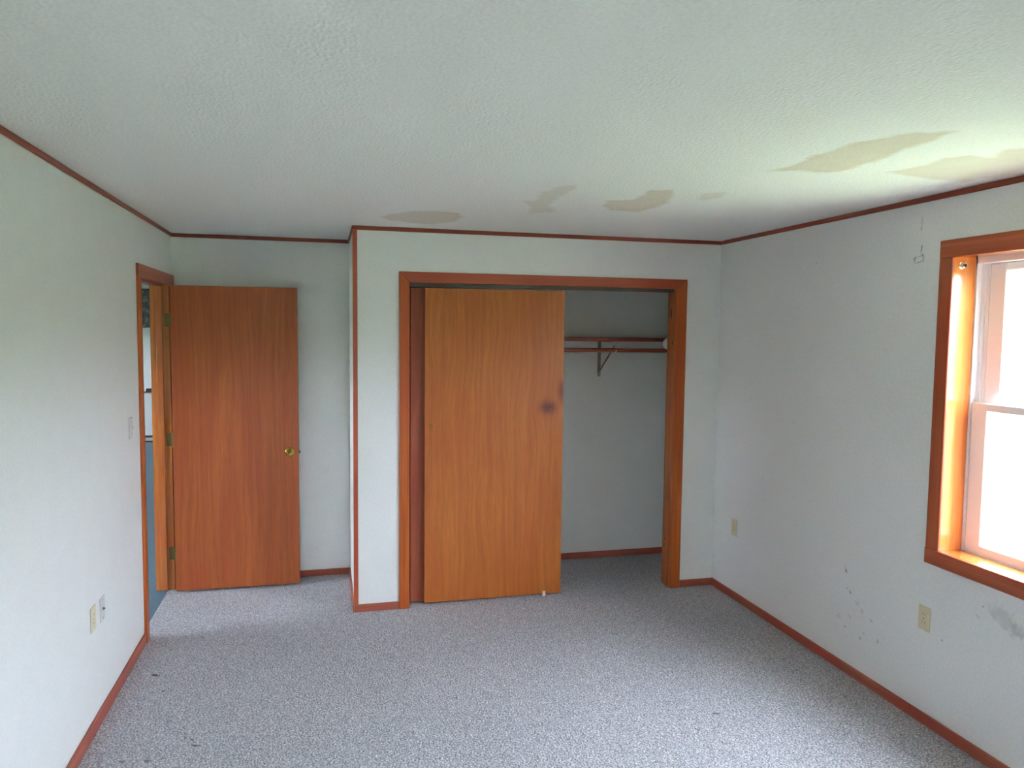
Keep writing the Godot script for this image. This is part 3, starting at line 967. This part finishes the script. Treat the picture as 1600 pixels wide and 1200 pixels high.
func build_hall() -> void:
	# the room seen through the doorway: blue carpet, pale far wall
	var wx := XL - 0.12
	struct(plain_box("floor_hall", Vector3(HALL_X, -0.12, HALL_Z), Vector3(-1.0405, -0.0005, ZF), M.blue_carpet), "blue carpet of the room beyond the doorway")
	struct(plain_box("ceiling_hall", Vector3(HALL_X - 0.2, H, HALL_Z - 0.2), Vector3(wx - 0.0005, H + 0.15, ZF + 0.2), M.wall), "white ceiling of the room beyond the doorway")
	struct(plain_box("ceiling_hall_end", Vector3(wx, H, HALL_Z - 0.2), Vector3(XL, H + 0.15, ZB - 0.1205), M.wall), "white ceiling edge of the room beyond the doorway")
	struct(plain_box("wall_hall_far", Vector3(HALL_X - 0.2, -0.12, HALL_Z - 0.2), Vector3(XL, H, HALL_Z), M.wall), "pale far wall of the room beyond the doorway")
	struct(plain_box("wall_hall_front", Vector3(HALL_X - 0.2, -0.12, ZF), Vector3(XL - 0.1205, H, ZF + 0.2), M.wall), "pale near wall of the room beyond the doorway")
	wall_with_hole("wall_hall_left", "pale wall with a patio window in the room beyond", 0, Vector3(HALL_X - 0.2, -0.12, HALL_Z), Vector3(HALL_X, H, ZF), [[-11.3, 1.05, -10.4, 1.72], [-5.25, 1.05, -3.35, 1.72]], M.wall)
	var tall := 0.67
	for k in 2:
		var wide: float = [0.9, 1.9][k]
		var half := wide * 0.5
		var w := base("window_%d" % (3 + k), Vector3(HALL_X, 1.05, [-10.4, -3.35][k]), PI / 2)
		struct(w, ["small slider window at the far end of the room beyond", "wide slider window of the room beyond, facing the doorway"][k])
		var fr := mb()
		for x in [0.0, half - 0.02, wide - 0.04]:
			box(fr, Vector3(x, 0, -0.12), Vector3(x + 0.04, tall, -0.06), 0.003)
		box(fr, Vector3(0.04, 0, -0.12), Vector3(wide - 0.04, 0.04, -0.06), 0.003)
		box(fr, Vector3(0.04, tall - 0.04, -0.12), Vector3(wide - 0.04, tall, -0.06), 0.003)
		obj("frame", fr, M.vinyl, w)
		for x in [0.04, half + 0.02]:
			plain_box("pane", Vector3(x, 0.04, -0.092), Vector3(x + half - 0.06, tall - 0.04, -0.088), M.glass, w)
	# low heater, a narrow ledge and a printed valance on the far wall
	var ht := base("baseboard_heater", Vector3(-2.7, 0.0, HALL_Z))
	tag(ht, "cream baseboard heater under the far wall beyond the doorway", "heater")
	plain_box("cover", Vector3(-1.0, 0.022, 0.0005), Vector3(1.0, 0.078, 0.06), M.heater, ht, 0.006)
	plain_box("slot", Vector3(-0.99, 0.0, 0.004), Vector3(0.99, 0.0215, 0.05), M.dark, ht, 0.001)
	plain_box("vent", Vector3(-0.99, 0.0785, 0.004), Vector3(0.99, 0.10, 0.045), M.dark, ht, 0.001)
	var lg := base("wall_ledge", Vector3(-2.7, 0.79, HALL_Z))
	tag(lg, "thin grey ledge on the far wall beyond the doorway", "ledge")
	plain_box("board", Vector3(-0.9, -0.012, 0.0005), Vector3(0.9, 0.0, 0.07), M.bracket, lg, 0.002)
	tag(plain_box("small_box", Vector3(-2.675, 0.7902, HALL_Z + 0.01), Vector3(-2.56, 0.84, HALL_Z + 0.06), M.dark, null, 0.004), "small dark box on the ledge beyond the doorway", "box")
	var vl := mb()
	uv_size = Vector2(1.0, 0.6)
	var n := 60
	for i in n:
		var xa := -1.0 + 2.0 * i / n
		var xb := -1.0 + 2.0 * (i + 1) / n
		var za := 0.05 + 0.018 * sin(xa * 44.0)
		var zb := 0.05 + 0.018 * sin(xb * 44.0)
		quad(vl, Vector3(xa, 0, za), Vector3(xb, 0, zb), Vector3(xb, 0.6, zb), Vector3(xa, 0.6, za), Vector3(0, 0, 1))
		quad(vl, Vector3(xa, 0, za - 0.004), Vector3(xb, 0, zb - 0.004), Vector3(xb, 0.6, zb - 0.004), Vector3(xa, 0.6, za - 0.004), Vector3(0, 0, -1))
		quad(vl, Vector3(xa, 0, za), Vector3(xb, 0, zb), Vector3(xb, 0, zb - 0.004), Vector3(xa, 0, za - 0.004), Vector3(0, -1, 0))
		quad(vl, Vector3(xa, 0.6, za), Vector3(xb, 0.6, zb), Vector3(xb, 0.6, zb - 0.004), Vector3(xa, 0.6, za - 0.004), Vector3(0, 1, 0))
	uv_size = Vector2(0.5, 2.0)
	var v := base("window_valance", Vector3(-2.65, 1.787, HALL_Z))
	tag(v, "dark printed valance hung high on the far wall beyond the doorway", "valance")
	obj("cloth", vl, M.print_cloth, v)
	var vr := mb()
	rod(vr, Vector3(-1.05, 0.592, 0.022), Vector3(1.05, 0.592, 0.022), 0.009, 10)
	obj("rod", vr, M.steel, v)
